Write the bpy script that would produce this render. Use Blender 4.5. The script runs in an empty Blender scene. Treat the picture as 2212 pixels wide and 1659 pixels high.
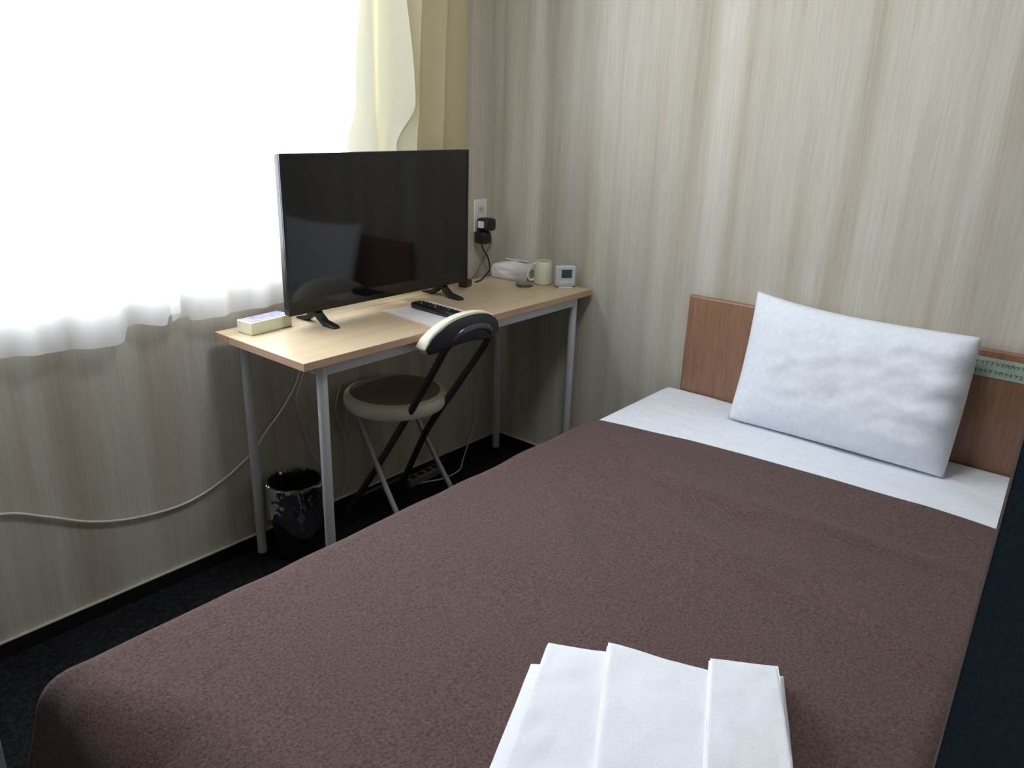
import bpy, bmesh, math, random
from mathutils import Vector, Matrix, noise, Euler
random.seed(7)
SC = bpy.context.scene
COL = SC.collection

# ---------------------------------------------------------------- camera, world, light, exposure
cam_d = bpy.data.cameras.new('camera'); cam = bpy.data.objects.new('camera', cam_d); COL.objects.link(cam)
SC.camera = cam
FOC = 1672.9
cam_d.sensor_fit = 'HORIZONTAL'; cam_d.sensor_width = 36.0; cam_d.lens = FOC / 2212 * 36.0
cam_d.clip_start = 0.02; cam_d.clip_end = 100
yaw, pitch, roll = math.radians(39.30), math.radians(-19.36), math.radians(1.824)
fw = Vector((math.cos(pitch) * math.cos(yaw), math.cos(pitch) * math.sin(yaw), math.sin(pitch)))
rt = fw.cross(Vector((0, 0, 1))).normalized(); up = rt.cross(fw)
rt2 = math.cos(roll) * rt + math.sin(roll) * up; up2 = -math.sin(roll) * rt + math.cos(roll) * up
M = Matrix((rt2, up2, -fw)).transposed().to_4x4(); M.translation = (-2.3678, -2.0125, 1.3535)
cam.matrix_world = M

W = bpy.data.worlds.new('overcast_sky'); SC.world = W; W.use_nodes = True
bg = W.node_tree.nodes['Background']; bg.inputs[0].default_value = (0.89, 0.92, 1.0, 1); bg.inputs[1].default_value = 18.5

WX0, WX1, WZ0, WZ1 = -2.02, -0.62, 0.895, 2.05       # window opening in the wall y = 0
pl_d = bpy.data.lights.new('window_portal', 'AREA'); pl_d.shape = 'RECTANGLE'; pl_d.size = WX1 - WX0; pl_d.size_y = WZ1 - WZ0
pl_d.cycles.is_portal = True
pl = bpy.data.objects.new('window_portal', pl_d); COL.objects.link(pl)
pl.location = ((WX0 + WX1) / 2, 0.13, (WZ0 + WZ1) / 2); pl.rotation_euler = (math.radians(-90), 0, 0)

vs = SC.view_settings
SC.display_settings.display_device = 'sRGB'
vs.view_transform = 'Standard'; vs.look = 'None'; vs.gamma = 1.0; vs.use_curve_mapping = False
vs.exposure = 0.0

# ---------------------------------------------------------------- materials
def srgb(r, g, b):
    f = lambda c: (c / 255 / 12.92) if c / 255 <= 0.04045 else ((c / 255 + 0.055) / 1.055) ** 2.4
    return (f(r), f(g), f(b), 1)

def mat(name, col, rough=0.5, metal=0.0, spec=0.5, **kw):
    m = bpy.data.materials.new(name); m.use_nodes = True
    b = m.node_tree.nodes['Principled BSDF']
    b.inputs['Base Color'].default_value = col; b.inputs['Roughness'].default_value = rough
    b.inputs['Metallic'].default_value = metal; b.inputs['Specular IOR Level'].default_value = spec
    for k, v in kw.items(): b.inputs[k.replace('_', ' ')].default_value = v
    return m

def N(m, t, **props):
    n = m.node_tree.nodes.new(t)
    for k, v in props.items(): setattr(n, k, v)
    return n
def L(m, a, b): m.node_tree.links.new(a, b)
def BS(m): return m.node_tree.nodes['Principled BSDF']

def noise_tex(m, scale_vec, scale, detail=4, rough=0.5, loc=(0, 0, 0)):
    tc = N(m, 'ShaderNodeTexCoord'); mp = N(m, 'ShaderNodeMapping')
    mp.inputs['Scale'].default_value = scale_vec; mp.inputs['Location'].default_value = loc
    L(m, tc.outputs['Object'], mp.inputs['Vector'])
    n = N(m, 'ShaderNodeTexNoise'); n.inputs['Scale'].default_value = scale
    n.inputs['Detail'].default_value = detail; n.inputs['Roughness'].default_value = rough
    L(m, mp.outputs[0], n.inputs['Vector'])
    return n
def ramp(m, src, stops, interp='LINEAR'):
    r = N(m, 'ShaderNodeValToRGB'); r.color_ramp.interpolation = interp
    e = r.color_ramp.elements
    e[0].position, e[0].color = stops[0]; e[1].position, e[1].color = stops[-1]
    for p, c in stops[1:-1]:
        x = e.new(p); x.color = c
    L(m, src, r.inputs[0]); return r
def mixc(m, a, b, fac=0.5, mode='MIX'):
    x = N(m, 'ShaderNodeMix', data_type='RGBA', blend_type=mode)
    for sock, v in ((x.inputs[0], fac), (x.inputs[6], a), (x.inputs[7], b)):
        if hasattr(v, 'is_output') or isinstance(v, bpy.types.NodeSocket): L(m, v, sock)
        else: sock.default_value = v
    return x.outputs[2]
def bump(m, src, strength, dist=0.002):
    b = N(m, 'ShaderNodeBump'); b.inputs['Strength'].default_value = strength; b.inputs['Distance'].default_value = dist
    L(m, src, b.inputs['Height']); L(m, b.outputs[0], BS(m).inputs['Normal'])

def wallpaper(name):
    m = mat(name, (1, 1, 1, 1), 0.75, spec=0.25)
    wide = noise_tex(m, (1, 1, 0.035), 7.5, 2, 0.45)
    mid = noise_tex(m, (1, 1, 0.03), 17, 3, 0.5, (3, 7, 0))
    fine = noise_tex(m, (1, 1, 0.03), 170, 4, 0.65, (9, 1, 0))
    c1 = ramp(m, wide.outputs[0], [(0.34, srgb(169, 159, 140)), (0.50, srgb(196, 190, 175)), (0.64, srgb(212, 208, 196))])
    c2 = ramp(m, mid.outputs[0], [(0.30, srgb(176, 166, 146)), (0.50, srgb(202, 196, 182)), (0.68, srgb(214, 210, 200))])
    c3 = ramp(m, fine.outputs[0], [(0.30, srgb(224, 218, 208)), (0.60, srgb(255, 255, 255))])
    c = mixc(m, c1.outputs[0], c2.outputs[0], 0.5)
    c = mixc(m, c, c3.outputs[0], 0.55, 'MULTIPLY')
    L(m, c, BS(m).inputs['Base Color'])
    bump(m, fine.outputs[0], 0.12, 0.001)
    return m
M_WALL = wallpaper('wood_grain_wallpaper')
M_WALLDIM = mat('grey_brown_wall', srgb(140, 132, 122), 0.8)
M_CEIL = mat('ceiling_white', srgb(225, 225, 220), 0.9)
M_BASE = mat('baseboard_black', srgb(20, 19, 20), 0.5)
M_TRIM = mat('wall_bottom_seam', srgb(190, 186, 170), 0.6)

M_CARPET = mat('carpet_black', srgb(18, 18, 20), 0.95, spec=0.1)
n = noise_tex(M_CARPET, (1, 1, 1), 260, 3, 0.7); n2 = noise_tex(M_CARPET, (1, 1, 1), 60, 3, 0.6)
r = ramp(M_CARPET, n.outputs[0], [(0.4, srgb(22, 22, 24)), (0.65, srgb(52, 54, 58))])
r2 = ramp(M_CARPET, n2.outputs[0], [(0.35, srgb(150, 150, 150)), (0.65, srgb(255, 255, 255))])
L(M_CARPET, mixc(M_CARPET, r.outputs[0], r2.outputs[0], 1.0, 'MULTIPLY'), BS(M_CARPET).inputs['Base Color'])
bump(M_CARPET, n.outputs[0], 0.8, 0.004)

def wood(name, c_dark, c_light, scale=(1, 12, 12), rough=0.4, amount=9):
    m = mat(name, c_light, rough)
    n = noise_tex(m, scale, amount, 5, 0.6)
    r = ramp(m, n.outputs[0], [(0.3, c_dark), (0.7, c_light)])
    L(m, r.outputs[0], BS(m).inputs['Base Color']); bump(m, n.outputs[0], 0.05, 0.001)
    return m
M_DESK = wood('desk_maple_laminate', srgb(184, 162, 130), srgb(200, 180, 150), (1, 14, 14), 0.36, 5)
M_DESKEDGE = wood('desk_edge_band', srgb(176, 144, 118), srgb(196, 164, 138), (1, 1, 18), 0.45, 5)
M_HEAD = wood('headboard_cherry_wood', srgb(134, 98, 76), srgb(162, 122, 96), (1, 14, 1.2), 0.38, 8)
M_METAL = mat('desk_grey_metal', srgb(202, 204, 208), 0.45, 0.1)
M_STEEL = mat('chair_steel_tube', srgb(165, 166, 170), 0.3, 0.35)
M_DARKTUBE = mat('chair_dark_tube', srgb(88, 86, 92), 0.28, 0.5)
M_BLACKPL = mat('black_plastic', srgb(20, 20, 22), 0.38)
M_BLACKMAT = mat('black_matt_plastic', srgb(16, 16, 18), 0.6)
M_SCREEN = mat('tv_screen_glass', srgb(12, 12, 15), 0.06, spec=0.5)
M_BEZEL = mat('tv_bezel', srgb(14, 15, 17), 0.25)
M_WHITEPL = mat('white_plastic', srgb(226, 226, 220), 0.4)
M_CREAM = mat('cream_vinyl', srgb(228, 222, 202), 0.45)
M_SEAT = mat('seat_top_shaded_vinyl', srgb(128, 118, 98), 0.6)  # beige seat vinyl, darkened so the top's shade sits in the colour
M_SHELL = mat('backrest_shell_dark', srgb(42, 46, 50), 0.35)
M_CERAMIC = mat('cream_ceramic', srgb(222, 222, 200), 0.25)
M_KEY = mat('remote_key_grey', srgb(96, 100, 102), 0.5)
M_NAVY = mat('navy_panel', srgb(30, 45, 60), 0.55, spec=0.3)
n = noise_tex(M_NAVY, (1, 1, 1), 350, 2, 0.6)
L(M_NAVY, ramp(M_NAVY, n.outputs[0], [(0.3, srgb(62, 82, 104)), (0.7, srgb(76, 98, 120))]).outputs[0], BS(M_NAVY).inputs['Base Color'])
M_PALE = mat('pale_edge', srgb(200, 190, 182), 0.5)
M_BOX = mat('pale_grey_green_plastic', srgb(150, 166, 160), 0.5)
M_PAPER = mat('laminated_paper', srgb(232, 226, 226), 0.25)
M_PAPERPINK = mat('paper_pink_border', srgb(226, 190, 190), 0.3)
M_CABLE = mat('white_cable', srgb(205, 200, 184), 0.5)
M_CABLEGREY = mat('grey_cable', srgb(205, 200, 186), 0.5)
M_CABLEBROWN = mat('brown_cable', srgb(96, 84, 66), 0.5)
M_GREEN = mat('sign_green_ink', srgb(20, 82, 66), 0.5)
M_SIGN = mat('sign_pale_green', srgb(178, 196, 182), 0.4)

def fabric(name, c0, c1, scale, rough=0.95, bs=0.4, sheen=0.0, bd=0.002):
    m = mat(name, c1, rough, spec=0.15)
    n = noise_tex(m, (1, 1, 1), scale, 4, 0.7)
    L(m, ramp(m, n.outputs[0], [(0.3, c0), (0.7, c1)]).outputs[0], BS(m).inputs['Base Color'])
    bump(m, n.outputs[0], bs, bd)
    if sheen: BS(m).inputs['Sheen Weight'].default_value = sheen; BS(m).inputs['Sheen Roughness'].default_value = 0.4
    return m
M_BLANKET = fabric('brown_fleece', srgb(66, 52, 50), srgb(114, 92, 88), 190, 0.97, 0.8, 0.12, 0.003)
M_SHEET = fabric('white_cotton_sheet', srgb(226, 230, 238), srgb(236, 239, 246), 90, 0.9, 0.08)
M_PILLOW = fabric('white_pillowcase', srgb(226, 231, 240), srgb(238, 241, 248), 70, 0.9, 0.1)
M_TOWEL = fabric('white_terry_towel', srgb(224, 226, 232), srgb(242, 243, 247), 420, 0.98, 0.5, 0.1, 0.002)
M_MATT = fabric('mattress_cover', srgb(200, 200, 205), srgb(215, 215, 220), 60)
M_BEDBASE = mat('bed_base_dark_fabric', srgb(40, 36, 36), 0.9)

def cloth_trans(name, col, transp, transl, tcol=None):
    m = bpy.data.materials.new(name); m.use_nodes = True
    nt = m.node_tree; nt.nodes.clear()
    out = nt.nodes.new('ShaderNodeOutputMaterial')
    d = nt.nodes.new('ShaderNodeBsdfDiffuse'); d.inputs[0].default_value = col
    t = nt.nodes.new('ShaderNodeBsdfTranslucent'); t.inputs[0].default_value = tcol or col
    mx = nt.nodes.new('ShaderNodeMixShader'); mx.inputs[0].default_value = transl
    nt.links.new(d.outputs[0], mx.inputs[1]); nt.links.new(t.outputs[0], mx.inputs[2])
    if transp > 0:
        tr = nt.nodes.new('ShaderNodeBsdfTransparent'); tr.inputs[0].default_value = (1, 1, 1, 1)
        m2 = nt.nodes.new('ShaderNodeMixShader'); m2.inputs[0].default_value = transp
        nt.links.new(mx.outputs[0], m2.inputs[1]); nt.links.new(tr.outputs[0], m2.inputs[2])
        nt.links.new(m2.outputs[0], out.inputs[0])
    else: nt.links.new(mx.outputs[0], out.inputs[0])
    return m
M_SHEER = cloth_trans('sheer_white_voile', srgb(246, 247, 250), 0.38, 0.5)
M_CURT = cloth_trans('beige_curtain_fabric', srgb(188, 178, 142), 0.0, 0.09, srgb(238, 236, 226))
M_LINER = bpy.data.materials.new('clear_plastic_liner'); M_LINER.use_nodes = True
nt = M_LINER.node_tree; nt.nodes.clear()
o = nt.nodes.new('ShaderNodeOutputMaterial'); g = nt.nodes.new('ShaderNodeBsdfGlossy'); g.inputs[0].default_value = (.9, .88, .95, 1); g.inputs[1].default_value = 0.12
t = nt.nodes.new('ShaderNodeBsdfTransparent'); t.inputs[0].default_value = (.8, .8, .82, 1); mx = nt.nodes.new('ShaderNodeMixShader'); mx.inputs[0].default_value = 0.5
nt.links.new(t.outputs[0], mx.inputs[1]); nt.links.new(g.outputs[0], mx.inputs[2]); nt.links.new(mx.outputs[0], o.inputs[0])
M_GLASS = bpy.data.materials.new('clear_window_glass'); M_GLASS.use_nodes = True
nt = M_GLASS.node_tree; nt.nodes.clear()
o = nt.nodes.new('ShaderNodeOutputMaterial'); g = nt.nodes.new('ShaderNodeBsdfGlossy'); g.inputs[1].default_value = 0.02
t = nt.nodes.new('ShaderNodeBsdfTransparent'); t.inputs[0].default_value = (.96, .98, .97, 1); mx = nt.nodes.new('ShaderNodeMixShader'); mx.inputs[0].default_value = 0.06
nt.links.new(t.outputs[0], mx.inputs[1]); nt.links.new(g.outputs[0], mx.inputs[2]); nt.links.new(mx.outputs[0], o.inputs[0])

# ---------------------------------------------------------------- mesh helpers
def obj(name, bm, m, parent=None, smooth=True, bevel=0.0, subsurf=0, angle=40):
    me = bpy.data.meshes.new(name); bm.normal_update(); bm.to_mesh(me); bm.free()
    ms = m if isinstance(m, (list, tuple)) else [m]
    for x in ms: me.materials.append(x)
    ob = bpy.data.objects.new(name, me); COL.objects.link(ob)
    if parent: ob.parent = parent
    if smooth:
        for p in me.polygons: p.use_smooth = True
        try: me.set_sharp_from_angle(angle=math.radians(angle))
        except Exception: pass
    if bevel:
        b = ob.modifiers.new('bevel', 'BEVEL'); b.width = bevel; b.segments = 3; b.limit_method = 'ANGLE'; b.angle_limit = math.radians(40)
    if subsurf:
        s = ob.modifiers.new('subsurf', 'SUBSURF'); s.levels = subsurf; s.render_levels = subsurf
    return ob

def add_box(bm, x0, x1, y0, y1, z0, z1, rot=0.0, c=None, mi=0):
    cx, cy = ((x0 + x1) / 2, (y0 + y1) / 2) if c is None else c
    vs_ = []
    for z in (z0, z1):
        for x, y in ((x0, y0), (x1, y0), (x1, y1), (x0, y1)):
            dx, dy = x - cx, y - cy
            vs_.append(bm.verts.new((cx + dx * math.cos(rot) - dy * math.sin(rot), cy + dx * math.sin(rot) + dy * math.cos(rot), z)))
    for f in ((3, 2, 1, 0), (4, 5, 6, 7), (0, 1, 5, 4), (1, 2, 6, 5), (2, 3, 7, 6), (3, 0, 4, 7)):
        bm.faces.new([vs_[i] for i in f]).material_index = mi
def box(name, dims, m, parent=None, bevel=0.0, rot=0.0):
    bm = bmesh.new(); add_box(bm, *dims, rot=rot); return obj(name, bm, m, parent, True, bevel)

def catmull(pts, n=8):
    P = [Vector(p) for p in pts]; P = [2 * P[0] - P[1]] + P + [2 * P[-1] - P[-2]]; out = []
    for i in range(1, len(P) - 2):
        p0, p1, p2, p3 = P[i - 1:i + 3]
        for k in range(n):
            t = k / n
            out.append(0.5 * ((2 * p1) + (p2 - p0) * t + (2 * p0 - 5 * p1 + 4 * p2 - p3) * t * t + (3 * p1 - p0 - 3 * p2 + p3) * t ** 3))
    out.append(P[-2]); return out
def add_tube(bm, pts, r, seg=12, mi=0, sx=1.0):
    pts = [Vector(p) for p in pts]; rings = []
    t0 = (pts[1] - pts[0]).normalized(); ref = Vector((0, 0, 1)) if abs(t0.z) < 0.9 else Vector((0, 1, 0))
    u = t0.cross(ref).normalized()
    for i, p in enumerate(pts):
        a = pts[max(i - 1, 0)]; b = pts[min(i + 1, len(pts) - 1)]; t = (b - a).normalized()
        u = (u - t * u.dot(t)).normalized(); v = t.cross(u)
        rr = r(i / (len(pts) - 1)) if callable(r) else r
        rings.append([bm.verts.new(p + u * math.cos(2 * math.pi * k / seg) * rr * sx + v * math.sin(2 * math.pi * k / seg) * rr) for k in range(seg)])
    for a, b in zip(rings, rings[1:]):
        for k in range(seg): bm.faces.new((a[k], a[(k + 1) % seg], b[(k + 1) % seg], b[k])).material_index = mi
    bm.faces.new(list(reversed(rings[0]))).material_index = mi; bm.faces.new(rings[-1]).material_index = mi
def tube(name, pts, r, m, parent=None, seg=12, sm=0):
    bm = bmesh.new(); add_tube(bm, catmull(pts, sm) if sm else pts, r, seg)
    return obj(name, bm, m, parent, angle=60)
def add_lathe(bm, prof, seg=40, c=(0, 0, 0), mi=0, closed=False):
    rings = []
    for r_, z in prof:
        rings.append([bm.verts.new((c[0] + r_ * math.cos(2 * math.pi * k / seg), c[1] + r_ * math.sin(2 * math.pi * k / seg), c[2] + z)) for k in range(seg)])
    for a, b in zip(rings, rings[1:]):
        for k in range(seg): bm.faces.new((a[k], a[(k + 1) % seg], b[(k + 1) % seg], b[k])).material_index = mi
    bm.faces.new(list(reversed(rings[0]))).material_index = mi; bm.faces.new(rings[-1]).material_index = mi
def lathe(name, prof, m, parent=None, seg=40, c=(0, 0, 0)):
    bm = bmesh.new(); add_lathe(bm, prof, seg, c); return obj(name, bm, m, parent, angle=35)

def tag(o_, label=None, cat=None, group=None, kind=None):
    if label: o_['label'] = label
    if cat: o_['category'] = cat
    if group: o_['group'] = group
    if kind: o_['kind'] = kind
    return o_
def thing(name, label, cat, loc=(0, 0, 0), rz=0.0, group=None):
    o_ = bpy.data.objects.new(name, None); COL.objects.link(o_); o_.location = loc; o_.rotation_euler = (0, 0, rz)
    o_.empty_display_size = 0.05
    return tag(o_, label, cat, group)
def grid_mesh(nu, nv, f):
    bm = bmesh.new(); V = [[bm.verts.new(f(i / nu, j / nv)) for j in range(nv + 1)] for i in range(nu + 1)]
    for i in range(nu):
        for j in range(nv): bm.faces.new((V[i][j], V[i + 1][j], V[i + 1][j + 1], V[i][j + 1]))
    return bm
def lerp_list(tab, x):
    if x <= tab[0][0]: return tab[0][1]
    for (a, va), (b, vb) in zip(tab, tab[1:]):
        if x <= b:
            t = (x - a) / (b - a); return va + (vb - va) * t
    return tab[-1][1]
def fbm(x, y, z=0.0, o_=3): return noise.fractal(Vector((x, y, z)), 0.6, 2.0, o_)

# ---------------------------------------------------------------- the room
RX0, RY0, RZ = -3.45, -2.75, 2.42
T = 0.12
def struct(o_): return tag(o_, kind='structure')
struct(box('floor', (RX0 - T, T, RY0 - T, T, -0.1, 0.0), M_CARPET))
struct(box('ceiling', (RX0 - T, T, RY0 - T, T, RZ, RZ + 0.1), M_CEIL))
bm = bmesh.new()
add_box(bm, RX0 - T, WX0, 0, T, 0, RZ); add_box(bm, WX1, 0, 0, T, 0, RZ)
add_box(bm, WX0, WX1, 0, T, 0, WZ0); add_box(bm, WX0, WX1, 0, T, WZ1, RZ)
struct(obj('wall_left', bm, M_WALL, smooth=False))
struct(box('wall_back', (0, T, RY0 - T, T, 0, RZ), M_WALL))
struct(box('wall_right', (RX0 - T, 0, RY0 - T, RY0, 0, RZ), M_WALLDIM))
struct(box('wall_front', (RX0 - T, RX0, RY0, 0, 0, RZ), M_WALLDIM))
bm = bmesh.new(); add_box(bm, RX0, 0, -0.008, 0, 0, 0.045, mi=0); add_box(bm, RX0, 0, -0.010, 0, 0.045, 0.048, mi=1)
struct(obj('baseboard_left', bm, [M_BASE, M_TRIM]))
bm = bmesh.new(); add_box(bm, -0.008, 0, RY0, -0.011, 0, 0.045, mi=0); add_box(bm, -0.010, 0, RY0, -0.011, 0.045, 0.048, mi=1)
struct(obj('baseboard_back', bm, [M_BASE, M_TRIM]))

# window in the opening: frame with a middle stile, pane
wf = struct(thing('window_1', None, None))
bm = bmesh.new(); fy0, fy1, fw_ = 0.045, 0.095, 0.035
add_box(bm, WX0, WX1, fy0, fy1, WZ0, WZ0 + fw_); add_box(bm, WX0, WX1, fy0, fy1, WZ1 - fw_, WZ1)
mid = (WX0 + WX1) / 2
for x in (WX0, WX1 - fw_, mid - fw_ / 2): add_box(bm, x, x + fw_, fy0, fy1, WZ0 + fw_, WZ1 - fw_)
obj('window_frame', bm, mat('aluminium_frame', srgb(190, 192, 195), 0.4, 0.5), wf, bevel=0.003)
box('pane', (WX0 + fw_, WX1 - fw_, 0.068, 0.072, WZ0 + fw_, WZ1 - fw_), M_GLASS, wf)
struct(box('trim_1', (WX0 - 0.02, WX1 + 0.02, -0.008, 0.044, WZ0 - 0.02, WZ0 - 0.0005), mat('window_sill_cream', srgb(226, 226, 222), 0.5), bevel=0.002))

# curtain rail above the frame of the photo
cr = thing('curtain_rail', 'white curtain rail above the window', 'curtain rail', (-1.6, -0.05, 2.2))
box('track', (-0.75, 1.4, -0.055, 0.03, 0.0, 0.022), M_WHITEPL, cr, 0.003)
for bx in (-0.6, 0.35, 1.3): box('bracket', (bx, bx + 0.02, 0.0, 0.05, 0.022, 0.05), M_WHITEPL, cr, 0.001)

cl = thing('ceiling_light', 'round white ceiling light over the bed', 'ceiling light', (-1.15, -1.20, RZ))
lathe('housing', [(0.20, -0.03), (0.235, -0.028), (0.24, -0.02), (0.24, 0.0)], M_WHITEPL, cl, 48)
M_LAMP = mat('lamp_diffuser', (1, 1, 1, 1), 0.5); BS(M_LAMP).inputs['Emission Color'].default_value = (0.92, 0.96, 1.0, 1); BS(M_LAMP).inputs['Emission Strength'].default_value = 30.0
lathe('diffuser', [(0.05, -0.078), (0.13, -0.068), (0.19, -0.045), (0.205, -0.031)], M_LAMP, cl, 48)

# ---------------------------------------------------------------- sheer curtains
def sheer(name, x0, x1, hem, label, y_base, seed, top=2.2, freq=1.0):
    nu = int((x1 - x0) / 0.006); nv = 60
    def f(u, v):
        x = x0 + (x1 - x0) * u; z0 = lerp_list(hem, x); z = z0 + (top - z0) * v
        ph = x * 34 * freq + 2.5 * math.sin(x * 4.1 + seed) + 0.25 * v
        y = y_base + 0.011 * math.sin(ph) * (0.55 + 0.45 * math.sin(x * 5 + seed * 2)) + 0.004 * math.sin(ph * 2.3 + 1.0) + 0.003 * fbm(x * 3, v * 2, seed)
        return Vector((x + 0.004 * math.sin(ph * .5 + 2 * v), y, z))
    o_ = obj(name, grid_mesh(nu, nv, f), M_SHEER, angle=180)
    return tag(o_, label, 'curtain', 'white sheer curtains across the window')
sheer('sheer_curtain', -2.25, -1.385, [(-2.25, 0.79), (-1.83, 0.790), (-1.66, 0.776), (-1.56, 0.768), (-1.535, 0.772), (-1.520, 0.806), (-1.49, 0.808), (-1.44, 0.795), (-1.425, 0.797), (-1.42, 0.823), (-1.385, 0.823)],
      'white sheer curtain hanging left of the desk, its hem in uneven steps', -0.054, 1.3)
sheer('sheer_curtain', -1.405, -0.70, [(-1.405, 0.800), (-1.355, 0.806), (-1.35, 0.79), (-1.05, 0.795), (-0.7, 0.80)],
      'white sheer curtain hanging directly behind the television', -0.048, 4.2)

# ---------------------------------------------------------------- beige curtain drawn to the right
def curtain():
    top, bot = 2.19, 0.815
    # plan of the cloth (x, y) high up, at mid height and near the hem: a flap, then four overlapping folds
    top_p = [(-0.706, -0.070), (-0.703, -0.080), (-0.700, -0.088), (-0.690, -0.104), (-0.665, -0.121), (-0.632, -0.120), (-0.637, -0.086), (-0.622, -0.080), (-0.602, -0.106), (-0.562, -0.119), (-0.522, -0.120), (-0.527, -0.086), (-0.512, -0.080), (-0.492, -0.106), (-0.452, -0.119), (-0.412, -0.120), (-0.417, -0.086), (-0.404, -0.080), (-0.386, -0.106), (-0.357, -0.118), (-0.333, -0.117)]
    mid_p = [(-0.765, -0.068), (-0.742, -0.080), (-0.713, -0.092), (-0.703, -0.108), (-0.655, -0.132), (-0.577, -0.129), (-0.584, -0.090), (-0.578, -0.083), (-0.572, -0.106), (-0.562, -0.116), (-0.548, -0.117), (-0.553, -0.086), (-0.541, -0.080), (-0.522, -0.106), (-0.482, -0.119), (-0.438, -0.120), (-0.443, -0.086), (-0.430, -0.080), (-0.409, -0.106), (-0.370, -0.118), (-0.332, -0.117)]
    bot_p = [(-0.800, -0.064), (-0.766, -0.078), (-0.714, -0.090), (-0.704, -0.104), (-0.686, -0.119), (-0.650, -0.117), (-0.655, -0.088), (-0.643, -0.084), (-0.622, -0.106), (-0.592, -0.117), (-0.562, -0.118), (-0.567, -0.086), (-0.552, -0.080), (-0.532, -0.106), (-0.490, -0.119), (-0.445, -0.120), (-0.450, -0.086), (-0.436, -0.080), (-0.413, -0.106), (-0.372, -0.118), (-0.331, -0.117)]
    A_, M_, B_ = [catmull([(a, b, 0) for a, b in q], 6) for q in (top_p, mid_p, bot_p)]
    n_ = len(A_) - 1; nv = 80
    sm = lambda x: max(0.0, min(1.0, x)) ** 2 * (3 - 2 * max(0.0, min(1.0, x)))
    def f(u, v):
        i = min(int(round(u * n_)), n_); z = bot + (top - bot) * v
        p = A_[i].lerp(M_[i], sm((1.95 - z) / 0.58)).lerp(B_[i], sm((1.37 - z) / 0.13)); p.y += 0.010
        return Vector((p.x, p.y, z))
    o_ = obj('curtain', grid_mesh(n_, nv, f), M_CURT, angle=180)
    tag(o_, 'beige pleated curtain gathered at the right end of the window', 'curtain')
curtain()

# ---------------------------------------------------------------- desk
DX0, DX1, DY0, DY1, DZ = -1.2825, -0.017, -0.4536, -0.0394, 0.7466
desk = thing('desk', 'narrow desk with pale wood top and round grey metal legs', 'desk', (-0.65, -0.25, 0))
def rel(o_, root): o_.location = tuple(-c for c in root.location) if True else None; return o_
def dpart(o_): o_.location = (-desk.location.x, -desk.location.y, 0); return o_
bm = bmesh.new(); add_box(bm, DX0, DX1, DY0, -0.1065, DZ - 0.022, DZ); 
for f_ in bm.faces:
    f_.material_index = 0 if abs(f_.calc_center_median().z - DZ) < 1e-4 else 1
dpart(obj('tabletop', bm, [M_DESK, M_DESKEDGE], desk, bevel=0.0015))
bm = bmesh.new(); add_box(bm, DX0, DX1, -0.1055, DY1, DZ - 0.022, DZ)
for f_ in bm.faces: f_.material_index = 0 if abs(f_.calc_center_median().z - DZ) < 1e-4 else 1
dpart(obj('rear_strip', bm, [M_DESK, M_DESKEDGE], desk, bevel=0.0015))
AZ1 = DZ - 0.0225; AZ0 = AZ1 - 0.034
legs = [(-1.2063, -0.062), (-1.2055, -0.4186), (-0.0807, -0.062), (-0.0807, -0.4186)]
for x, y in legs:
    bm = bmesh.new(); add_lathe(bm, [(0.0135, 0.006), (0.0145, 0.01), (0.0145, AZ1)], 24, (x, y, 0))
    lg = dpart(obj('leg', bm, M_METAL, desk, angle=35))
    bm = bmesh.new(); add_lathe(bm, [(0.015, 0.0), (0.016, 0.003), (0.016, 0.014), (0.0148, 0.016)], 24, (x, y, 0))
    obj('foot_cap', bm, M_BLACKPL, lg, angle=35)
for d in ((-1.195, -0.09, -0.430, -0.407, AZ0, AZ1), (-1.195, -0.09, -0.074, -0.054, AZ0, AZ1)):
    dpart(box('rail', d, M_METAL, desk, 0.002))
for x in (-1.2063, -0.0807): dpart(box('side_rail', (x - 0.010, x + 0.010, -0.405, -0.076, AZ0, AZ1), M_METAL, desk, 0.002))

# ---------------------------------------------------------------- television
tv = thing('television', 'black flat screen television standing on the desk', 'television', (-0.759, -0.16, DZ))
TX, TZ0, TZ1 = 0.3683, 0.0405, 0.4839; fy = -0.0152
bm = bmesh.new(); add_box(bm, -TX, TX, fy + 0.001, fy + 0.024, TZ0, TZ1); obj('housing', bm, M_BEZEL, tv, bevel=0.004)
bm = bmesh.new(); add_box(bm, -TX + 0.06, TX - 0.06, fy + 0.028, fy + 0.042, TZ0 + 0.02, TZ0 + 0.26)
obj('rear_cover', bm, M_BLACKMAT, tv, bevel=0.012)
bz = 0.009
bm = bmesh.new()
for d in ((-TX, TX, TZ1 - bz, TZ1), (-TX, TX, TZ0, TZ0 + 0.016), (-TX, -TX + bz, TZ0 + 0.016, TZ1 - bz), (TX - bz, TX, TZ0 + 0.016, TZ1 - bz)):
    add_box(bm, d[0], d[1], fy - 0.002, fy + 0.002, d[2], d[3])
obj('bezel', bm, M_BEZEL, tv, bevel=0.0008)
bm = bmesh.new(); add_box(bm, -TX + bz, TX - bz, fy - 0.0008, fy + 0.0012, TZ0 + 0.016, TZ1 - bz); obj('screen', bm, M_SCREEN, tv, smooth=False)
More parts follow.
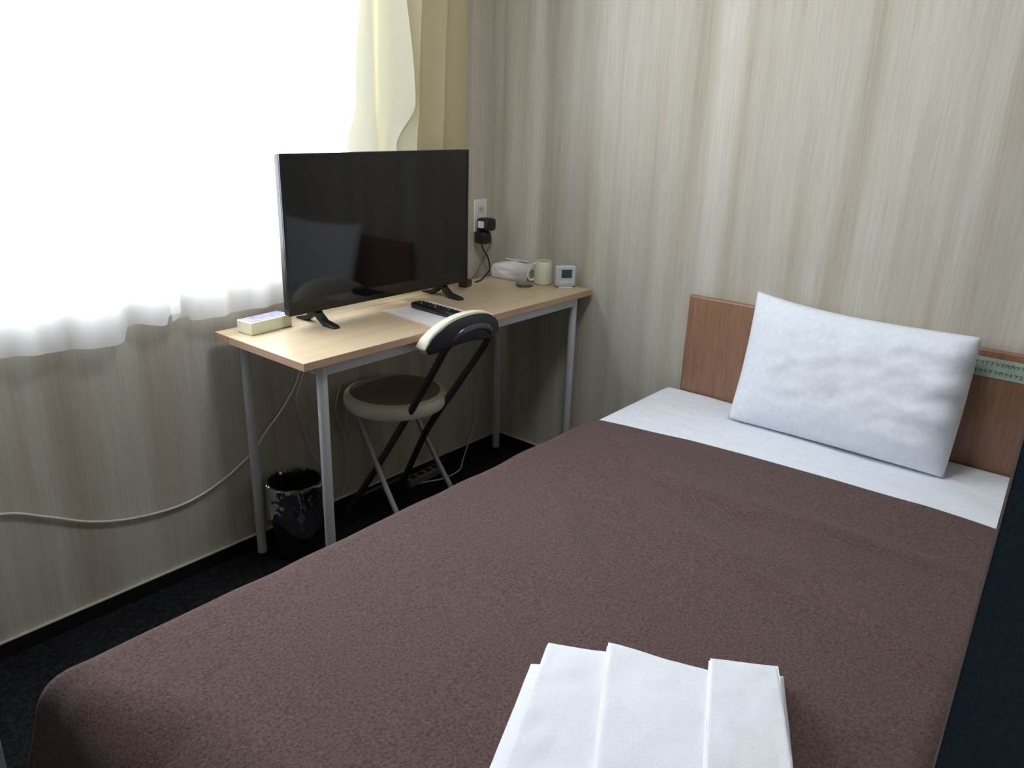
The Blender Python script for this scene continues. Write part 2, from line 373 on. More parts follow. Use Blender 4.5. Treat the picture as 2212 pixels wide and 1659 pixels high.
for sx in (-1, 1):
    bm = bmesh.new(); x = sx * 0.262 - 0.0
    pr = [(-0.092, 0.004, 0.010), (-0.085, 0.008, 0.0125), (-0.04, 0.016, 0.0115), (-0.012, 0.034, 0.0125), (-0.004, 0.045, 0.013), (0.012, 0.045, 0.013), (0.022, 0.032, 0.012), (0.05, 0.014, 0.011), (0.088, 0.006, 0.011), (0.094, 0.004, 0.009)]
    vt, vb = [], []
    for y, z, w in pr:
        zb_ = max(0.0, z - 0.016) if abs(y) > 0.03 else z - 0.018
        vt.append((bm.verts.new((x - w, y, z)), bm.verts.new((x + w, y, z)))); vb.append((bm.verts.new((x - w, y, zb_)), bm.verts.new((x + w, y, zb_))))
    for i in range(len(pr) - 1):
        bm.faces.new((vt[i][0], vt[i][1], vt[i + 1][1], vt[i + 1][0])); bm.faces.new((vb[i][1], vb[i][0], vb[i + 1][0], vb[i + 1][1]))
        bm.faces.new((vb[i][0], vt[i][0], vt[i + 1][0], vb[i + 1][0])); bm.faces.new((vt[i][1], vb[i][1], vb[i + 1][1], vt[i + 1][1]))
    for i in (0, -1): bm.faces.new((vt[i][0], vt[i][1], vb[i][1], vb[i][0]))
    bmesh.ops.recalc_face_normals(bm, faces=bm.faces)
    obj('foot', bm, M_BLACKPL, tv, bevel=0.003)

# ---------------------------------------------------------------- things on the desk
mat_o = thing('guest_sheet', 'white laminated guide sheet with pink edge lying under the remote', 'paper', (-0.700, -0.330, DZ), math.radians(-3))
box('backing', (-0.105, 0.105, -0.118, 0.145, 0, 0.0015), M_PAPERPINK, mat_o)
box('page', (-0.097, 0.100, -0.113, 0.138, 0.0015, 0.0025), M_PAPER, mat_o)

rc = thing('remote_control', 'black remote control lying on the white sheet', 'remote control', (-0.683, -0.318, DZ + 0.0026), math.radians(-3))
bm = bmesh.new(); add_box(bm, -0.022, 0.022, -0.105, 0.105, 0, 0.019); obj('body', bm, M_BLACKPL, rc, bevel=0.008)
for k in range(9):
    for j in (-1, 0, 1):
        b_ = bmesh.new(); y = 0.075 - k * 0.0165; add_lathe(b_, [(0.004, 0.0185), (0.004, 0.0205), (0.003, 0.0212)], 12, (j * 0.012, y, 0))
        obj('button', b_, M_SHELL if (k + j) % 4 else M_KEY, rc)

tb = thing('tissue_box', 'pale tissue box with blue flower print on the left desk end', 'tissue box', (-1.166, -0.106, DZ), math.radians(5))
M_TB = mat('tissue_box_card', srgb(222, 224, 196), 0.6)
M_TBT = mat('tissue_box_flower_top', srgb(230, 232, 240), 0.6)
vn = N(M_TBT, 'ShaderNodeTexVoronoi'); vn.inputs['Scale'].default_value = 75
tcn = N(M_TBT, 'ShaderNodeTexCoord'); L(M_TBT, tcn.outputs['Object'], vn.inputs['Vector'])
hs = ramp(M_TBT, vn.outputs['Color'], [(0.0, srgb(50, 120, 140)), (0.3, srgb(170, 166, 190)), (0.5, srgb(110, 130, 190)), (0.7, srgb(190, 150, 165)), (1.0, srgb(70, 130, 170))])
L(M_TBT, hs.outputs[0], BS(M_TBT).inputs['Base Color'])
bm = bmesh.new(); add_box(bm, -0.070, 0.070, -0.038, 0.028, 0, 0.036); obj('carton', bm, M_TB, tb, bevel=0.003)
bm = bmesh.new(); add_box(bm, -0.063, 0.063, -0.031, 0.022, 0.0360, 0.0370); obj('printed_top', bm, M_TBT, tb)
# tissue pack near the corner
tp = thing('tissue_pack', 'white wrapped tissue pack near the wall corner on the desk', 'tissues', (-0.080, -0.144, DZ), math.radians(4))
def rounded_pack(w, d, h, bulge, nn=14):
    bm = bmesh.new(); bmesh.ops.create_cube(bm, size=1.0)
    bmesh.ops.subdivide_edges(bm, edges=bm.edges, cuts=nn, use_grid_fill=True)
    for v in bm.verts:
        x, y, z = v.co * 2
        k = bulge * (1 - x * x) * (1 - y * y)
        zz = (z + 1) / 2 * (h + k * (1 + 0.4 * fbm(x * 2, y * 2, 3)))
        rr = 0.10 * (z * z) ** 2
        wr = 0.003 * fbm(x * 3 + 5, y * 3, z * 2)
        v.co = Vector((x * (w / 2 - rr * 0.08) + wr, y * (d / 2 - rr * 0.08) + wr, zz))
    return bm
obj('pack', rounded_pack(0.100, 0.165, 0.056, 0.014), mat('white_film_wrap', srgb(216, 210, 212), 0.35), tp, angle=60)
bm = bmesh.new(); add_box(bm, -0.008, 0.008, -0.05, 0.05, 0.0715, 0.073); obj('opening_flap', bm, M_PAPER, tp, bevel=0.0005)

# mug
mug = thing('mug', 'cream ceramic mug with a slanted handle beside the wrapped tissues', 'mug', (-0.075, -0.268, DZ + 0.0002))
prof = [(0.030, 0.0), (0.035, 0.003), (0.0365, 0.012), (0.0345, 0.05), (0.0325, 0.084), (0.0315, 0.0855), (0.0295, 0.084), (0.0315, 0.05), (0.0325, 0.014), (0.02, 0.008)]
lathe('cup', prof, M_CERAMIC, mug, 40)
d = Vector((-0.75, 0.55, 0)).normalized()
hp = [d * 0.031 + Vector((0, 0, 0.076)), d * 0.043 + Vector((0, 0, 0.070)), d * 0.056 + Vector((0, 0, 0.045)), d * 0.057 + Vector((0, 0, 0.024)), d * 0.046 + Vector((0, 0, 0.014)), d * 0.034 + Vector((0, 0, 0.018))]
tube('handle', hp, 0.0048, M_CERAMIC, mug, 12, 8)
dish = lathe('glass_dish', [(0.022, 0), (0.026, 0.002), (0.033, 0.010), (0.0335, 0.011), (0.0315, 0.0105), (0.024, 0.005)], mat('smoked_glass', srgb(120, 126, 118), 0.1, spec=0.6), None, 32)
dish.location = (-0.160, -0.250, DZ + 0.0002); tag(dish, 'small grey glass dish lying in front of the mug handle', 'dish')

# digital clock in a clear case
ck = thing('digital_clock', 'small white digital clock with grey display at the right desk end', 'clock', (-0.062, -0.362, DZ), math.radians(-38))
bm = bmesh.new(); add_box(bm, -0.038, 0.038, -0.012, 0.014, 0.004, 0.080); obj('body', bm, mat('clock_silver_white', srgb(196, 202, 206), 0.35), ck, bevel=0.006)
bm = bmesh.new(); add_box(bm, -0.017, 0.022, -0.0140, -0.0122, 0.037, 0.067); obj('display', bm, mat('clock_display_grey', srgb(58, 70, 78), 0.2), ck, bevel=0.001)
bm = bmesh.new(); add_box(bm, -0.026, 0.026, -0.018, 0.018, 0.0, 0.004); obj('stand', bm, M_WHITEPL, ck, bevel=0.001)
for bx in (-0.020, -0.007, 0.006, 0.019):
    b_ = bmesh.new(); add_box(b_, bx - 0.004, bx + 0.004, -0.0138, -0.0121, 0.016, 0.023); obj('button', b_, M_WHITEPL, ck, bevel=0.0008)

# wall outlet, plugs and cords behind the TV
ol = thing('wall_outlet', 'white wall outlet beside the right edge of the television', 'outlet', (-0.137, 0, 0.977))
box('cover_plate', (-0.035, 0.035, -0.007, 0, -0.06, 0.06), M_WHITEPL, ol, 0.003)
for z in (-0.024, 0.024):
    s_ = box('socket', (-0.018, 0.018, -0.0085, -0.0068, z - 0.014, z + 0.014), mat('socket_white', srgb(210, 210, 204), 0.5), ol, 0.003)
    b_ = bmesh.new()
    for q in (-0.006, 0.006): add_box(b_, q - 0.0012, q + 0.0012, -0.0090, -0.0084, z - 0.004, z + 0.004)
    obj('slot', b_, M_BLACKPL, s_)
pa = thing('power_adapter', 'black power adapter plugged into the wall beside the television', 'adapter', (-0.140, -0.010, 0.940))
bm = bmesh.new(); add_box(bm, -0.030, 0.026, -0.060, -0.001, -0.016, 0.032); obj('adapter_body', bm, M_BLACKPL, pa, bevel=0.012)
bm = bmesh.new(); add_box(bm, -0.042, 0.006, -0.054, -0.002, -0.064, -0.018); obj('lower_plug', bm, M_BLACKPL, pa, bevel=0.010)
bm = bmesh.new(); add_box(bm, -0.042, -0.0302, -0.044, -0.022, -0.002, 0.022); obj('label_tag', bm, M_WHITEPL, pa, bevel=0.001)
cb = thing('black_cord', 'black power cord looping from the adapter down onto the desk', 'cord', (-0.14, -0.04, DZ))
pts = [(-0.160, -0.030, 0.876), (-0.150, -0.036, 0.850), (-0.128, -0.036, 0.825), (-0.104, -0.026, 0.790), (-0.106, -0.028, 0.766), (-0.150, -0.044, 0.7515), (-0.215, -0.080, 0.7500), (-0.255, -0.090, 0.7500)]
tube('cable', [(x + 0.14, y + 0.04, z - DZ) for x, y, z in pts], 0.0028, M_BLACKPL, cb, 8, 8)
cb2 = thing('thin_cord', 'thin brown cord hanging from the adapter past the tissue pack', 'cord', (-0.14, -0.04, DZ))
pts = [(-0.112, -0.030, 0.915), (-0.092, -0.022, 0.885), (-0.092, -0.018, 0.862), (-0.120, -0.016, 0.825), (-0.152, -0.018, 0.785), (-0.185, -0.024, 0.757), (-0.210, -0.030, 0.7492)]
tube('cable', [(x + 0.14, y + 0.04, z - DZ) for x, y, z in pts], 0.0015, M_CABLEBROWN, cb2, 8, 8)
ab = thing('cable_adapter', 'small black cable box on the desk behind the right television foot', 'adapter', (-0.325, -0.105, DZ), math.radians(20))
bm = bmesh.new(); add_box(bm, -0.028, 0.028, -0.016, 0.016, 0, 0.024); obj('case', bm, M_BLACKPL, ab, bevel=0.005)
tube('stub', [(0.026, 0, 0.010), (0.040, 0.003, 0.0065), (0.052, 0.006, 0.0045)], 0.0028, M_BLACKPL, ab, 8, 4)

# ---------------------------------------------------------------- folding chair
ch = thing('folding_chair', 'folding chair with round cream seat and curved padded backrest at the desk', 'chair', (-0.74, -0.25, 0))
def cp(p): return (p[0] + 0.74, p[1] + 0.25, p[2])
loop = [(-0.862, -0.052, 0.012), (-0.828, -0.163, 0.194), (-0.808, -0.346, 0.481), (-0.806, -0.437, 0.625), (-0.808, -0.480, 0.689), (-0.796, -0.506, 0.728), (-0.762, -0.518, 0.748), (-0.710, -0.519, 0.750), (-0.655, -0.508, 0.732), (-0.618, -0.482, 0.692), (-0.610, -0.435, 0.625), (-0.632, -0.365, 0.511), (-0.655, -0.272, 0.365), (-0.650, -0.202, 0.255), (-0.620, -0.056, 0.012)]
tube('back_frame', [cp(p) for p in loop], 0.0115, M_DARKTUBE, ch, 16, 8)
for a, b in (((-0.838, -0.085, 0.424), (-0.842, -0.345, 0.010)), ((-0.628, -0.100, 0.424), (-0.580, -0.350, 0.010))):
    am, bmid = Vector(a), Vector(b); mid_ = am.lerp(bmid, 0.55) + Vector((0, 0.012, 0))
    lg = tube('leg', [cp(a), cp(mid_), cp(b)], 0.0095, M_STEEL, ch, 14, 8)
    bm = bmesh.new(); c = cp(b); add_lathe(bm, [(0.010, -0.010), (0.0125, -0.008), (0.0125, 0.012), (0.0105, 0.014)], 16, c); obj('foot_cap', bm, M_BLACKPL, lg)
tube('rear_crossbar', [cp((-0.840, -0.318, 0.055)), cp((-0.588, -0.322, 0.055))], 0.007, M_STEEL, ch, 12)
tube('front_crossbar', [cp((-0.850, -0.085, 0.075)), cp((-0.625, -0.085, 0.075))], 0.007, M_DARKTUBE, ch, 12)
tube('seat_bracket', [cp((-0.812, -0.302, 0.4140)), cp((-0.650, -0.302, 0.4140))], 0.006, M_DARKTUBE, ch, 12)
tube('seat_bracket', [cp((-0.836, -0.095, 0.4140)), cp((-0.630, -0.105, 0.4140))], 0.006, M_DARKTUBE, ch, 12)
sc_ = cp((-0.742, -0.181, 0.420))
seat = lathe('seat', [(0.148, 0.0), (0.163, 0.003), (0.169, 0.012), (0.170, 0.032), (0.166, 0.046), (0.150, 0.0525)], M_CREAM, ch, 56, sc_)
lathe('seat_pad', [(0.152, 0.0510), (0.146, 0.0550), (0.11, 0.0590), (0.03, 0.0605)], M_SEAT, seat, 56, sc_)  # seat top, its shade painted in by the darker vinyl
def back_bm(thick0, thick1, hh, mi=0, ext=0.0):
    bm = bmesh.new(); n_ = 28; rings = []
    for i in range(n_ + 1):
        s = -1 + 2 * i / n_
        hx = 0.158 + ext; x = s * hx
        zc = 0.748 - 0.034 * s * s; h_ = (hh + ext) * math.sqrt(max(0.0, 1 - abs(s) ** 3.4)) + 0.004
        yb = -0.508 + 0.014 * s * s
        ring = []
        for k in range(16):
            a = 2 * math.pi * k / 16; ca, sa = math.cos(a), math.sin(a)
            ca = math.copysign(abs(ca) ** 0.55, ca); sa = math.copysign(abs(sa) ** 0.55, sa)
            th = (thick0 + thick1) / 2 + ca * (thick1 - thick0) / 2
            dz = sa * h_
            ring.append(bm.verts.new((-0.752 + x, yb + th - dz * 0.30, zc + dz)))
        rings.append(ring)
    for a, b in zip(rings, rings[1:]):
        for k in range(16): bm.faces.new((a[k], a[(k + 1) % 16], b[(k + 1) % 16], b[k]))
    bm.faces.new(list(reversed(rings[0]))); bm.faces.new(rings[-1]); bmesh.ops.recalc_face_normals(bm, faces=bm.faces)
    bmesh.ops.translate(bm, verts=bm.verts, vec=(0.74, 0.25, 0))
    return bm
br = obj('backrest', back_bm(-0.006, 0.036, 0.047), M_CREAM, ch, angle=50)
obj('backrest_shell', back_bm(-0.010, -0.003, 0.045, ext=-0.004), M_SHELL, br, angle=50)

# ---------------------------------------------------------------- waste bin with liner
bn = thing('waste_bin', 'black waste bin with a crumpled clear liner under the desk', 'bin', (-1.112, -0.122, 0))
bm = bmesh.new()
add_lathe(bm, [(0.066, 0.0), (0.070, 0.003), (0.085, 0.245), (0.087, 0.25), (0.084, 0.25), (0.067, 0.006), (0.02, 0.005)], 40); obj('bin_body', bm, M_BLACKPL, bn, angle=35)
def liner(u, v):
    a = u * 2 * math.pi
    # goes from inside, over the rim, hangs down outside
    s = v
    if s < 0.3: r_, z = 0.072 + 0.008 * s / 0.3, 0.12 + 0.135 * s / 0.3
    elif s < 0.4: r_, z = 0.080 + 0.010 * (s - 0.3) / 0.1, 0.255
    else: r_, z = 0.090 + 0.010 * (s - 0.4) / 0.6, 0.255 - (s - 0.4) / 0.6 * (0.13 + 0.03 * math.sin(a * 3 + 1))
    w = 0.004 * noise.noise(Vector((math.cos(a) * 5, math.sin(a) * 5, v * 6))) + 0.0025 * noise.noise(Vector((math.cos(a) * 16, math.sin(a) * 16, v * 12)))
    if s > 0.4: r_ = r_ + abs(w) * 1.3
    elif s < 0.3: r_ -= abs(w) * 1.5
    lim = 0.0995
    if math.cos(a) < -0.2 and math.sin(a) > 0.1: lim = 0.092
    r_ = min(r_, lim)
    return Vector((r_ * math.cos(a), r_ * math.sin(a), z + w))
obj('bin_liner', grid_mesh(120, 40, liner), M_LINER, bn, angle=30)

# ---------------------------------------------------------------- cables on the wall and below the desk
def cord(name, pts, r_, m, label):
    b = Vector(pts[len(pts) // 2])
    o_ = tube(name, [Vector(p) - b for p in pts], r_, m, None, 8, 8); o_.location = b
    return tag(o_, label, 'cable')
cord('wall_cable', [(-3.2, -0.009, 0.47), (-2.4, -0.009, 0.44), (-2.05, -0.009, 0.415), (-1.868, -0.009, 0.394), (-1.771, -0.009, 0.348), (-1.666, -0.009, 0.290), (-1.547, -0.009, 0.255), (-1.412, -0.009, 0.245), (-1.291, -0.009, 0.274), (-1.183, -0.009, 0.33), (-1.128, -0.009, 0.385), (-1.047, -0.009, 0.462), (-0.99, -0.009, 0.552), (-0.975, -0.009, 0.69)],
     0.0040, M_CABLE, 'white cable sagging along the wall below the window')
cord('desk_cable', [(-0.935, -0.012, 0.70), (-0.95, -0.012, 0.60), (-0.985, -0.012, 0.53), (-1.012, -0.012, 0.46), (-0.992, -0.014, 0.36), (-0.972, -0.016, 0.27), (-0.935, -0.018, 0.205), (-0.925, -0.020, 0.12), (-0.915, -0.022, 0.055)],
     0.0026, M_CABLEGREY, 'grey cable hanging between the bin and the front left desk leg')
cord('desk_cable', [(-0.835, -0.012, 0.47), (-0.858, -0.012, 0.40), (-0.852, -0.012, 0.34), (-0.828, -0.012, 0.27), (-0.822, -0.014, 0.18), (-0.826, -0.014, 0.11), (-0.85, -0.016, 0.07)],
     0.0026, M_CABLEGREY, 'grey cable curving down the wall left of the chair seat')
rs = random.Random(3); pts = []
for k in range(22):
    a = k * 1.35; pts.append((-0.805 + 0.020 * math.cos(a) * (1 + 0.3 * rs.random()), -0.020 - 0.006 * rs.random(), 0.345 + 0.036 * math.sin(a) * (1 + 0.3 * rs.random())))
cord('cable_bundle', pts, 0.0018, M_CABLEGREY, 'small tangle of thin cable on the wall left of the chair')
cord('floor_cable', [(-0.165, -0.012, 0.30), (-0.155, -0.012, 0.22), (-0.165, -0.014, 0.13), (-0.205, -0.02, 0.06), (-0.270, -0.05, 0.012), (-0.33, -0.09, 0.004), (-0.42, -0.10, 0.0035), (-0.50, -0.07, 0.0035), (-0.555, -0.05, 0.0035)],
     0.0028, M_CABLEGREY, 'pale cable running from the right wall corner across the floor')
px_ = thing('power_strip', 'grey power strip on the floor behind the chair', 'power strip', (-0.475, -0.040, 0), math.radians(3))
box('strip_body', (-0.10, 0.09, -0.022, 0.022, 0, 0.03), mat('grey_strip_plastic', srgb(120, 116, 118), 0.5), px_, 0.006)
for q in (-0.075, -0.035, 0.005, 0.045): box('socket', (q, q + 0.025, -0.012, 0.012, 0.0298, 0.0312), M_BLACKMAT, px_, 0.001)

# ---------------------------------------------------------------- bed
BY0, BY1, BX0, BX1, BZ = -1.952, -0.790, -2.038, -0.036, 0.4685
bed = thing('bed', 'single bed with brown wooden headboard against the wallpapered wall', 'bed', (-1.0, -1.37, 0))
def bpart(o_): o_.location = (1.0, 1.37, 0); return o_
bpart(box('base', (BX0 + 0.045, BX1, BY0 + 0.01, BY1 - 0.01, 0.08, 0.25), M_BEDBASE, bed, 0.01))
bm = bmesh.new(); add_box(bm, BX0 + 0.045, BX1, BY0, BY1, 0.2502, BZ - 0.014); bpart(obj('mattress', bm, M_MATT, bed, bevel=0.045))
for x in (BX0 + 0.1, BX1 - 0.1):
    for y in (BY0 + 0.1, BY1 - 0.1):
        bm = bmesh.new(); add_lathe(bm, [(0.022, 0.0), (0.028, 0.08)], 20, (x, y, 0)); bpart(obj('leg', bm, M_BLACKPL, bed, angle=35))
hbd = bpart(box('headboard', (-0.0335, -0.011, -2.045, -0.8535, 0.28, 0.7968), M_HEAD, bed, 0.006))

# notice strip on the headboard with two lines of small green lettering
ns = thing('notice_sign', 'pale green notice strip with two lines of green lettering on the headboard', 'sign', (-0.0337, -1.83, 0.749))
box('plate', (-0.0015, 0.0, -0.15, 0.125, -0.0265, 0.0265), M_SIGN, ns, 0.0004)
rg = random.Random(11)
bm = bmesh.new()
def stroke(y0, z0, y1, z1, w=0.0014):
    dv = Vector((0, y1 - y0, z1 - z0)); n_ = Vector((0, -dv.z, dv.y)).normalized() * w / 2
    ps = [Vector((0, y0, z0)) + n_, Vector((0, y0, z0)) - n_, Vector((0, y1, z1)) - n_, Vector((0, y1, z1)) + n_]
    a = [bm.verts.new((-0.0019, p.y, p.z)) for p in ps]; b = [bm.verts.new((-0.0014, p.y, p.z)) for p in ps]
    bm.faces.new(a); bm.faces.new(list(reversed(b)))
    for k in range(4): bm.faces.new((a[k], b[k], b[(k + 1) % 4], a[(k + 1) % 4]))
for line, zc, n_ in ((0, 0.0115, 18), (1, -0.0115, 21)):
    for k in range(n_):
        y = 0.116 - k * 0.0118; s = 0.0046
        if (k + line) % 5 == 3 and line == 1: s = 0.003
        pats = [[(-1, .8, 1, .8), (0, 1, 0, -1), (-1, -.9, 1, -.9)], [(-1, .5, 1, .5), (-.4, 1, -.9, -1), (.4, 1, .9, -1)], [(-.9, 1, -.9, -1), (.9, 1, .9, -1), (-.9, 1, .9, 1), (-.9, 0, .9, 0), (-.9, -1, .9, -1)], [(-1, 1, 1, .7), (.2, .8, -.6, -1)], [(-.8, .9, -.5, .3), (0, 1, .2, .3), (.9, .8, -.3, -1)]]
        for a in pats[rg.randrange(5)]: stroke(y - a[0] * s, zc + a[1] * s, y - a[2] * s, zc + a[3] * s)
bmesh.ops.recalc_face_normals(bm, faces=bm.faces)
obj('lettering', bm, M_GREEN, ns, smooth=False)

# cloth that lies on the mattress and falls over its edges
def drape(px, py, R, lift, flare, x_foot=True, Rx=None):
    # cloth over the mattress edge: each axis rounds over on its own, so the corner keeps a fold
    Rx = Rx or R
    ix0, iy0, iy1 = BX0 + Rx, BY0 + R, BY1 - R
    ex = max(0.0, ix0 - px) if x_foot else 0.0
    ey = (py - iy1) if py > iy1 else ((iy0 - py) if py < iy0 else 0.0)
    sy = 1 if py > iy1 else -1
    def over(e, r_, fl):
        rl = r_ + lift; q = rl * math.pi / 2 * (1 - 0.6 * fl)
        if e < q: return rl * math.sin(e / rl), rl * (1 - math.cos(e / rl))
        return rl * math.sin(q / rl) + fl * (e - q), rl * (1 - math.cos(q / rl)) + (e - q)
    hx, zx = over(ex, Rx, 0.12); hy, zy = over(ey, R, flare)
    z = (zx ** 2.2 + zy ** 2.2) ** (1 / 2.2)
    k = min(ex, ey) * (0.10 if py > iy1 else 0.0)
    return Vector(((max(px, ix0) if x_foot else px) - hx - k, min(max(py, iy0), iy1) + sy * (hy + k), BZ - 0.012 + lift - z)), max(ex, ey)

def sheet_f(u, v):
    y = (BY0 - 0.22) + (BY1 - BY0 + 0.44) * u; x = -0.040 - 0.66 * v
    p, e = drape(x, y, 0.045, 0.004, 0.0, False)
    w = 0.0022 * fbm(x * 7, y * 4, 1.0) + 0.0012 * fbm(x * 22, y * 6, 5.0)
    p.z += w * (1 if e == 0 else 0.3) + 0.0015
    if e > 0: p.y += math.copysign(0.003, y + 1.37)
    return p
sh = obj('bed_sheet', grid_mesh(150, 70, sheet_f), M_SHEET, angle=180)
sh.modifiers.new('s', 'SOLIDIFY').thickness = -0.002
tag(sh, 'white bed sheet showing at the head end beneath the pillow', 'sheet')

EDGE = [(-1.97, -0.435), (-1.88, -0.424), (-1.729, -0.411), (-1.39, -0.430), (-1.098, -0.453), (-0.915, -0.486), (-0.828, -0.505), (-0.758, -0.552), (-0.70, -0.56), (-0.5, -0.57)]
def blanket_f(u, v):
    dl, dr, df = 0.36, 0.34, 0.42
    y = (BY0 - dr) + (BY1 - BY0 + dr + dl) * u
    yy = max(BY0, min(BY1 + 0.06, y)); xe = lerp_list(EDGE, yy)
    x = xe + (BX0 - df - xe) * (v ** 1.0)
    fl = 0.02 if y < -1.4 else 0.05
    p, e = drape(x, y, 0.045, 0.014, 0.0 if y < BY0 + 0.05 else fl, True, 0.055 + 0.085 * max(0.0, min(1.0, (-0.88 - y) / 0.2)))
    w = 0.0045 * fbm(x * 2.6, y * 2.6, 2.0, 2)
    # long shallow creases near the head end
    for (cx, cy, ang, ln, amp, wd) in ((-0.62, -1.02, 1.25, 0.16, 0.008, 0.026), (-0.74, -1.30, 1.45, 0.22, 0.009, 0.030), (-0.70, -1.62, 1.6, 0.24, 0.009, 0.032), (-0.95, -1.45, 1.2, 0.25, 0.007, 0.040), (-1.1, -1.15, 0.9, 0.22, 0.006, 0.040), (-1.0, -1.80, 1.1, 0.25, 0.007, 0.034)):
        dx, dy = x - cx, y - cy; s = dx * math.cos(ang) + dy * math.sin(ang); t_ = -dx * math.sin(ang) + dy * math.cos(ang) + 0.15 * s * s
        w += 1.5 * amp * math.exp(-(s / ln) ** 2 - (t_ / wd) ** 2)
    if e == 0: p.z += w + 0.0035
    elif e < 0.08: p.z += (w + 0.0035) * (1 - e / 0.08) + 0.0
    if y > BY1 - 0.05: p.y += 0.008 * fbm(x * 4.5, 3.0, 1.0, 2)
    if e >= 0.08:
        if y > BY1 - 0.05 or x < BX0 + 0.05:
            k = min(1.0, (e - 0.08) / 0.2)
            wv = 0.007 * k * (math.sin((x - y) * 17 + 1.5) + 1.0)
            if x < BX0 + 0.05: p.x -= wv
            if y > BY1 - 0.05: p.y += wv
    return p
bl = obj('blanket', grid_mesh(260, 330, blanket_f), M_BLANKET, angle=180)
bl.modifiers.new('s', 'SOLIDIFY').thickness = -0.004
tag(bl, 'brown fleece blanket spread over the bed', 'blanket')

# ---------------------------------------------------------------- pillow
pw = thing('pillow', 'white pillow leaning against the wooden headboard', 'pillow', (-0.188, -1.412, 0.4695))
def pillow_bm():
    w, h, t = 0.307, 0.196, 0.068
    bm = bmesh.new(); nu, nv = 70, 50
    tilt = math.radians(14.5)
    def P(u, v, side):
        ku = 1 - (0.03 if u < 0 else -0.012) * (1 - v * v); kv = 1 - (0.085 * (1 - u * u) * (1 - 0.35 * u) if v > 0 else 0.012 * (1 - u * u))
        a = max(0.0, 1 - abs(u) ** (3.2 if u < 0 else 9.0)) ** 0.60 * max(0.0, 1 - abs(v) ** 3.0) ** 0.60
        th = t * a * (1.0 + 0.12 * fbm(u * 1.4, v * 1.4, 4 + side))
        # creases gather towards the right-hand end
        g = max(0.0, u - 0.35) / 0.65
        th += a * (0.013 * g * math.sin((v * 2.2 + 0.8 * u) * 6 + 1.0) + 0.004 * g * fbm(u * 3, v * 7, 9) + 0.0015 * fbm(u * 5, v * 5, 2))
        x = w * u * ku; z = h * v * kv + (0.014 * (u * -0.8) if v > 0 else 0.0) * v
        return x, side * th, z
    top = {}
    for side in (1, -1):
        for i in range(nu + 1):
            for j in range(nv + 1):
                u, v = -1 + 2 * i / nu, -1 + 2 * j / nv
                if side == -1 and (i in (0, nu) or j in (0, nv)): top[(side, i, j)] = top[(1, i, j)]; continue
                x, th, z = P(u, v, side)
                # local frame: width along -y, face normal towards -x, leaning back on the headboard
                zz = z + h; 
                X = -th * math.cos(tilt) + zz * math.sin(tilt); Z = zz * math.cos(tilt) + th * math.sin(tilt)
                if v < -0.5 and side == -1: pass
                top[(side, i, j)] = bm.verts.new((X, -x, max(Z, 0.0 + 0.0)))
        for i in range(nu):
            for j in range(nv):
                q = [top[(side, i, j)], top[(side, i + 1, j)], top[(side, i + 1, j + 1)], top[(side, i, j + 1)]]
                if side == -1: q.reverse()
                if len(set(q)) == 4: bm.faces.new(q)
    bmesh.ops.recalc_face_normals(bm, faces=bm.faces)
    return bm
obj('pillowcase', pillow_bm(), M_PILLOW, pw, angle=180)

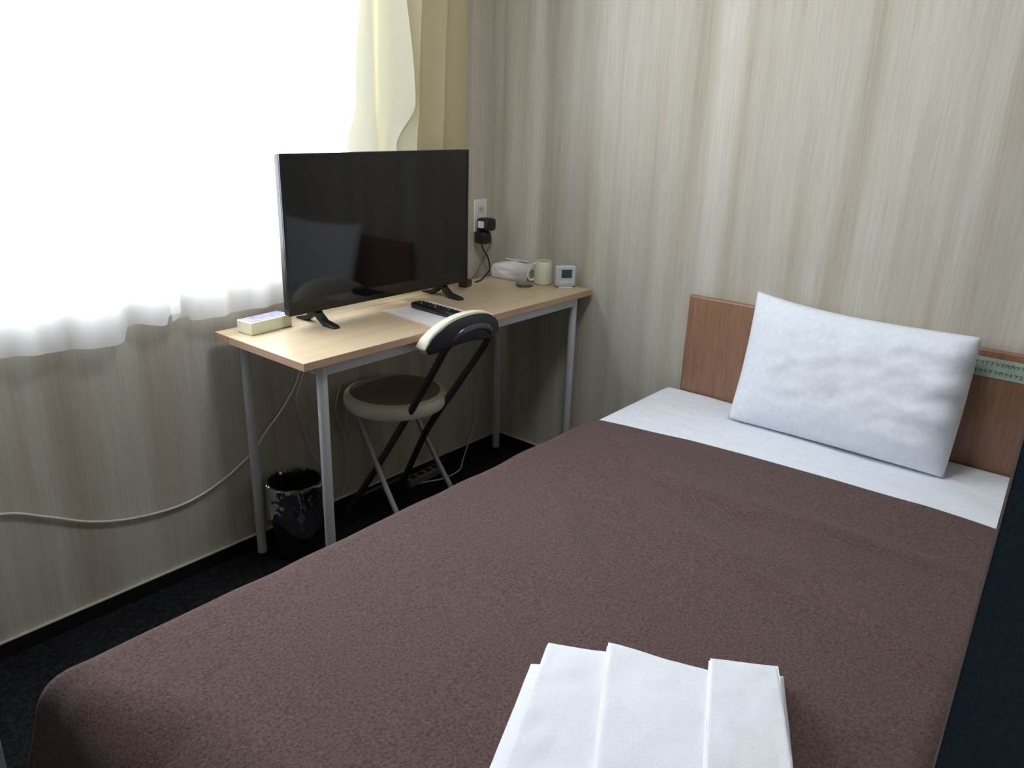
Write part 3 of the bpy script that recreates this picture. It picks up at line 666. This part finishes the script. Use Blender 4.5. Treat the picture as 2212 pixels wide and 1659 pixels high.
# ---------------------------------------------------------------- towels
def towel(name, corners, z0, h, label, seed, folds=2, group='folded white towels on the blanket'):
    # corners: far-left, far-right, near-right, near-left on the bed; a stack of folds rounded at its sides
    c = [Vector((x, y, 0)) for x, y in corners]; ctr = sum(c, Vector()) / 4
    root = thing(name, label, 'towel', (ctr.x, ctr.y, z0), 0, group)
    lh = h / folds
    for k in range(folds):
        bm = bmesh.new(); nu, nv = 36, 44; lay = {}
        sh_ = 0.0015 * (k - (folds - 1) / 2)
        def P(i, j, top):
            u, v = i / nu, j / nv
            p = c[0].lerp(c[1], u).lerp(c[3].lerp(c[2], u), v) - ctr
            eu = min(u, 1 - u) * (c[1] - c[0]).length; ev = min(v, 1 - v) * (c[3] - c[0]).length
            rr = lh * 0.5
            def rd(e): return 1.0 if e >= rr else math.sqrt(max(0.0, 1 - (1 - e / rr) ** 2))
            t = lh * 0.5 * (0.12 + 0.88 * rd(eu) * rd(ev)); zc = lh * (k + 0.5)
            w = 0.0022 * fbm(p.x * 9 + seed, p.y * 9, seed, 2) + 0.0015 * fbm(p.x * 24, p.y * 24 + seed, seed, 2)
            wob = 0.003 * fbm(p.x * 8, p.y * 8, seed + k * 3, 2)
            return Vector((p.x + wob + sh_, p.y + wob * 0.7 - sh_, zc + t * 0.985 + (w if k == folds - 1 else 0) if top else zc - t * 0.985))
        for top in (True, False):
            for i in range(nu + 1):
                for j in range(nv + 1): lay[(top, i, j)] = bm.verts.new(P(i, j, top))
        for i in range(nu):
            for j in range(nv):
                bm.faces.new([lay[(True, i, j)], lay[(True, i, j + 1)], lay[(True, i + 1, j + 1)], lay[(True, i + 1, j)]])
                bm.faces.new([lay[(False, i, j)], lay[(False, i + 1, j)], lay[(False, i + 1, j + 1)], lay[(False, i, j + 1)]])
        for i in range(nu):
            for j in (0, nv): bm.faces.new([lay[(True, i, j)], lay[(True, i + 1, j)], lay[(False, i + 1, j)], lay[(False, i, j)]])
        for j in range(nv):
            for i in (0, nu): bm.faces.new([lay[(True, i, j)], lay[(True, i, j + 1)], lay[(False, i, j + 1)], lay[(False, i, j)]])
        bmesh.ops.recalc_face_normals(bm, faces=bm.faces)
        obj('fold', bm, M_TOWEL, root, angle=75)
    return root
TB = BZ + 0.0115
sd = Vector((-0.915, -0.403)) 
def quad(tl, tr, ln, sdl=None, sdr=None):
    a = Vector(tl); b = Vector(tr); l = Vector(sdl).normalized() if sdl else sd; r_ = Vector(sdr).normalized() if sdr else sd
    return [a, b, b + r_ * ln, a + l * ln]
towel('bath_towel', quad((-1.527, -1.382), (-1.272, -1.707), 0.34, (-0.91, -0.40), (-0.90, -0.43)), TB, 0.022, 'large white folded towel underneath the others on the blanket', 1.0, 2)
towel('hand_towel', quad((-1.478, -1.380), (-1.415, -1.500), 0.34, (-0.90, -0.41), (-0.90, -0.45)), TB + 0.0236, 0.009, 'narrow white towel along the left side of the pile', 2.0, 2)
towel('hand_towel', quad((-1.424, -1.464), (-1.366, -1.635), 0.34, (-0.875, -0.485), (-0.90, -0.43)), TB + 0.0340, 0.011, 'white towel in the middle of the pile, its far left corner raised', 3.0, 2)
towel('hand_towel', quad((-1.358, -1.615), (-1.302, -1.705), 0.34, (-0.91, -0.41), (-0.89, -0.455)), TB + 0.0468, 0.009, 'white towel along the right side of the pile', 4.0, 2)

# ---------------------------------------------------------------- navy partition at the right, pale box at lower left
pt = thing('partition_screen', 'dark navy partition board rising beside the bed at the right', 'partition', (-1.90, -1.9815, 0))
box('board', (0.0, 0.03, -0.72, -0.0005, 0, 1.95), M_NAVY, pt, 0.001)
box('edge_strip', (-0.0008, 0.0308, -0.0005, 0.0009, 0, 1.95), M_PALE, pt)
sb = thing('storage_box', 'pale grey green box on the floor at the lower left', 'box', (-2.25, -0.235, 0))
box('box_body', (-0.2, 0.2, -0.18, 0.18, 0, 0.44), M_BOX, sb, 0.004)
box('box_lid', (-0.2, 0.2, -0.18, 0.18, 0.4405, 0.47), M_BOX, sb, 0.006)
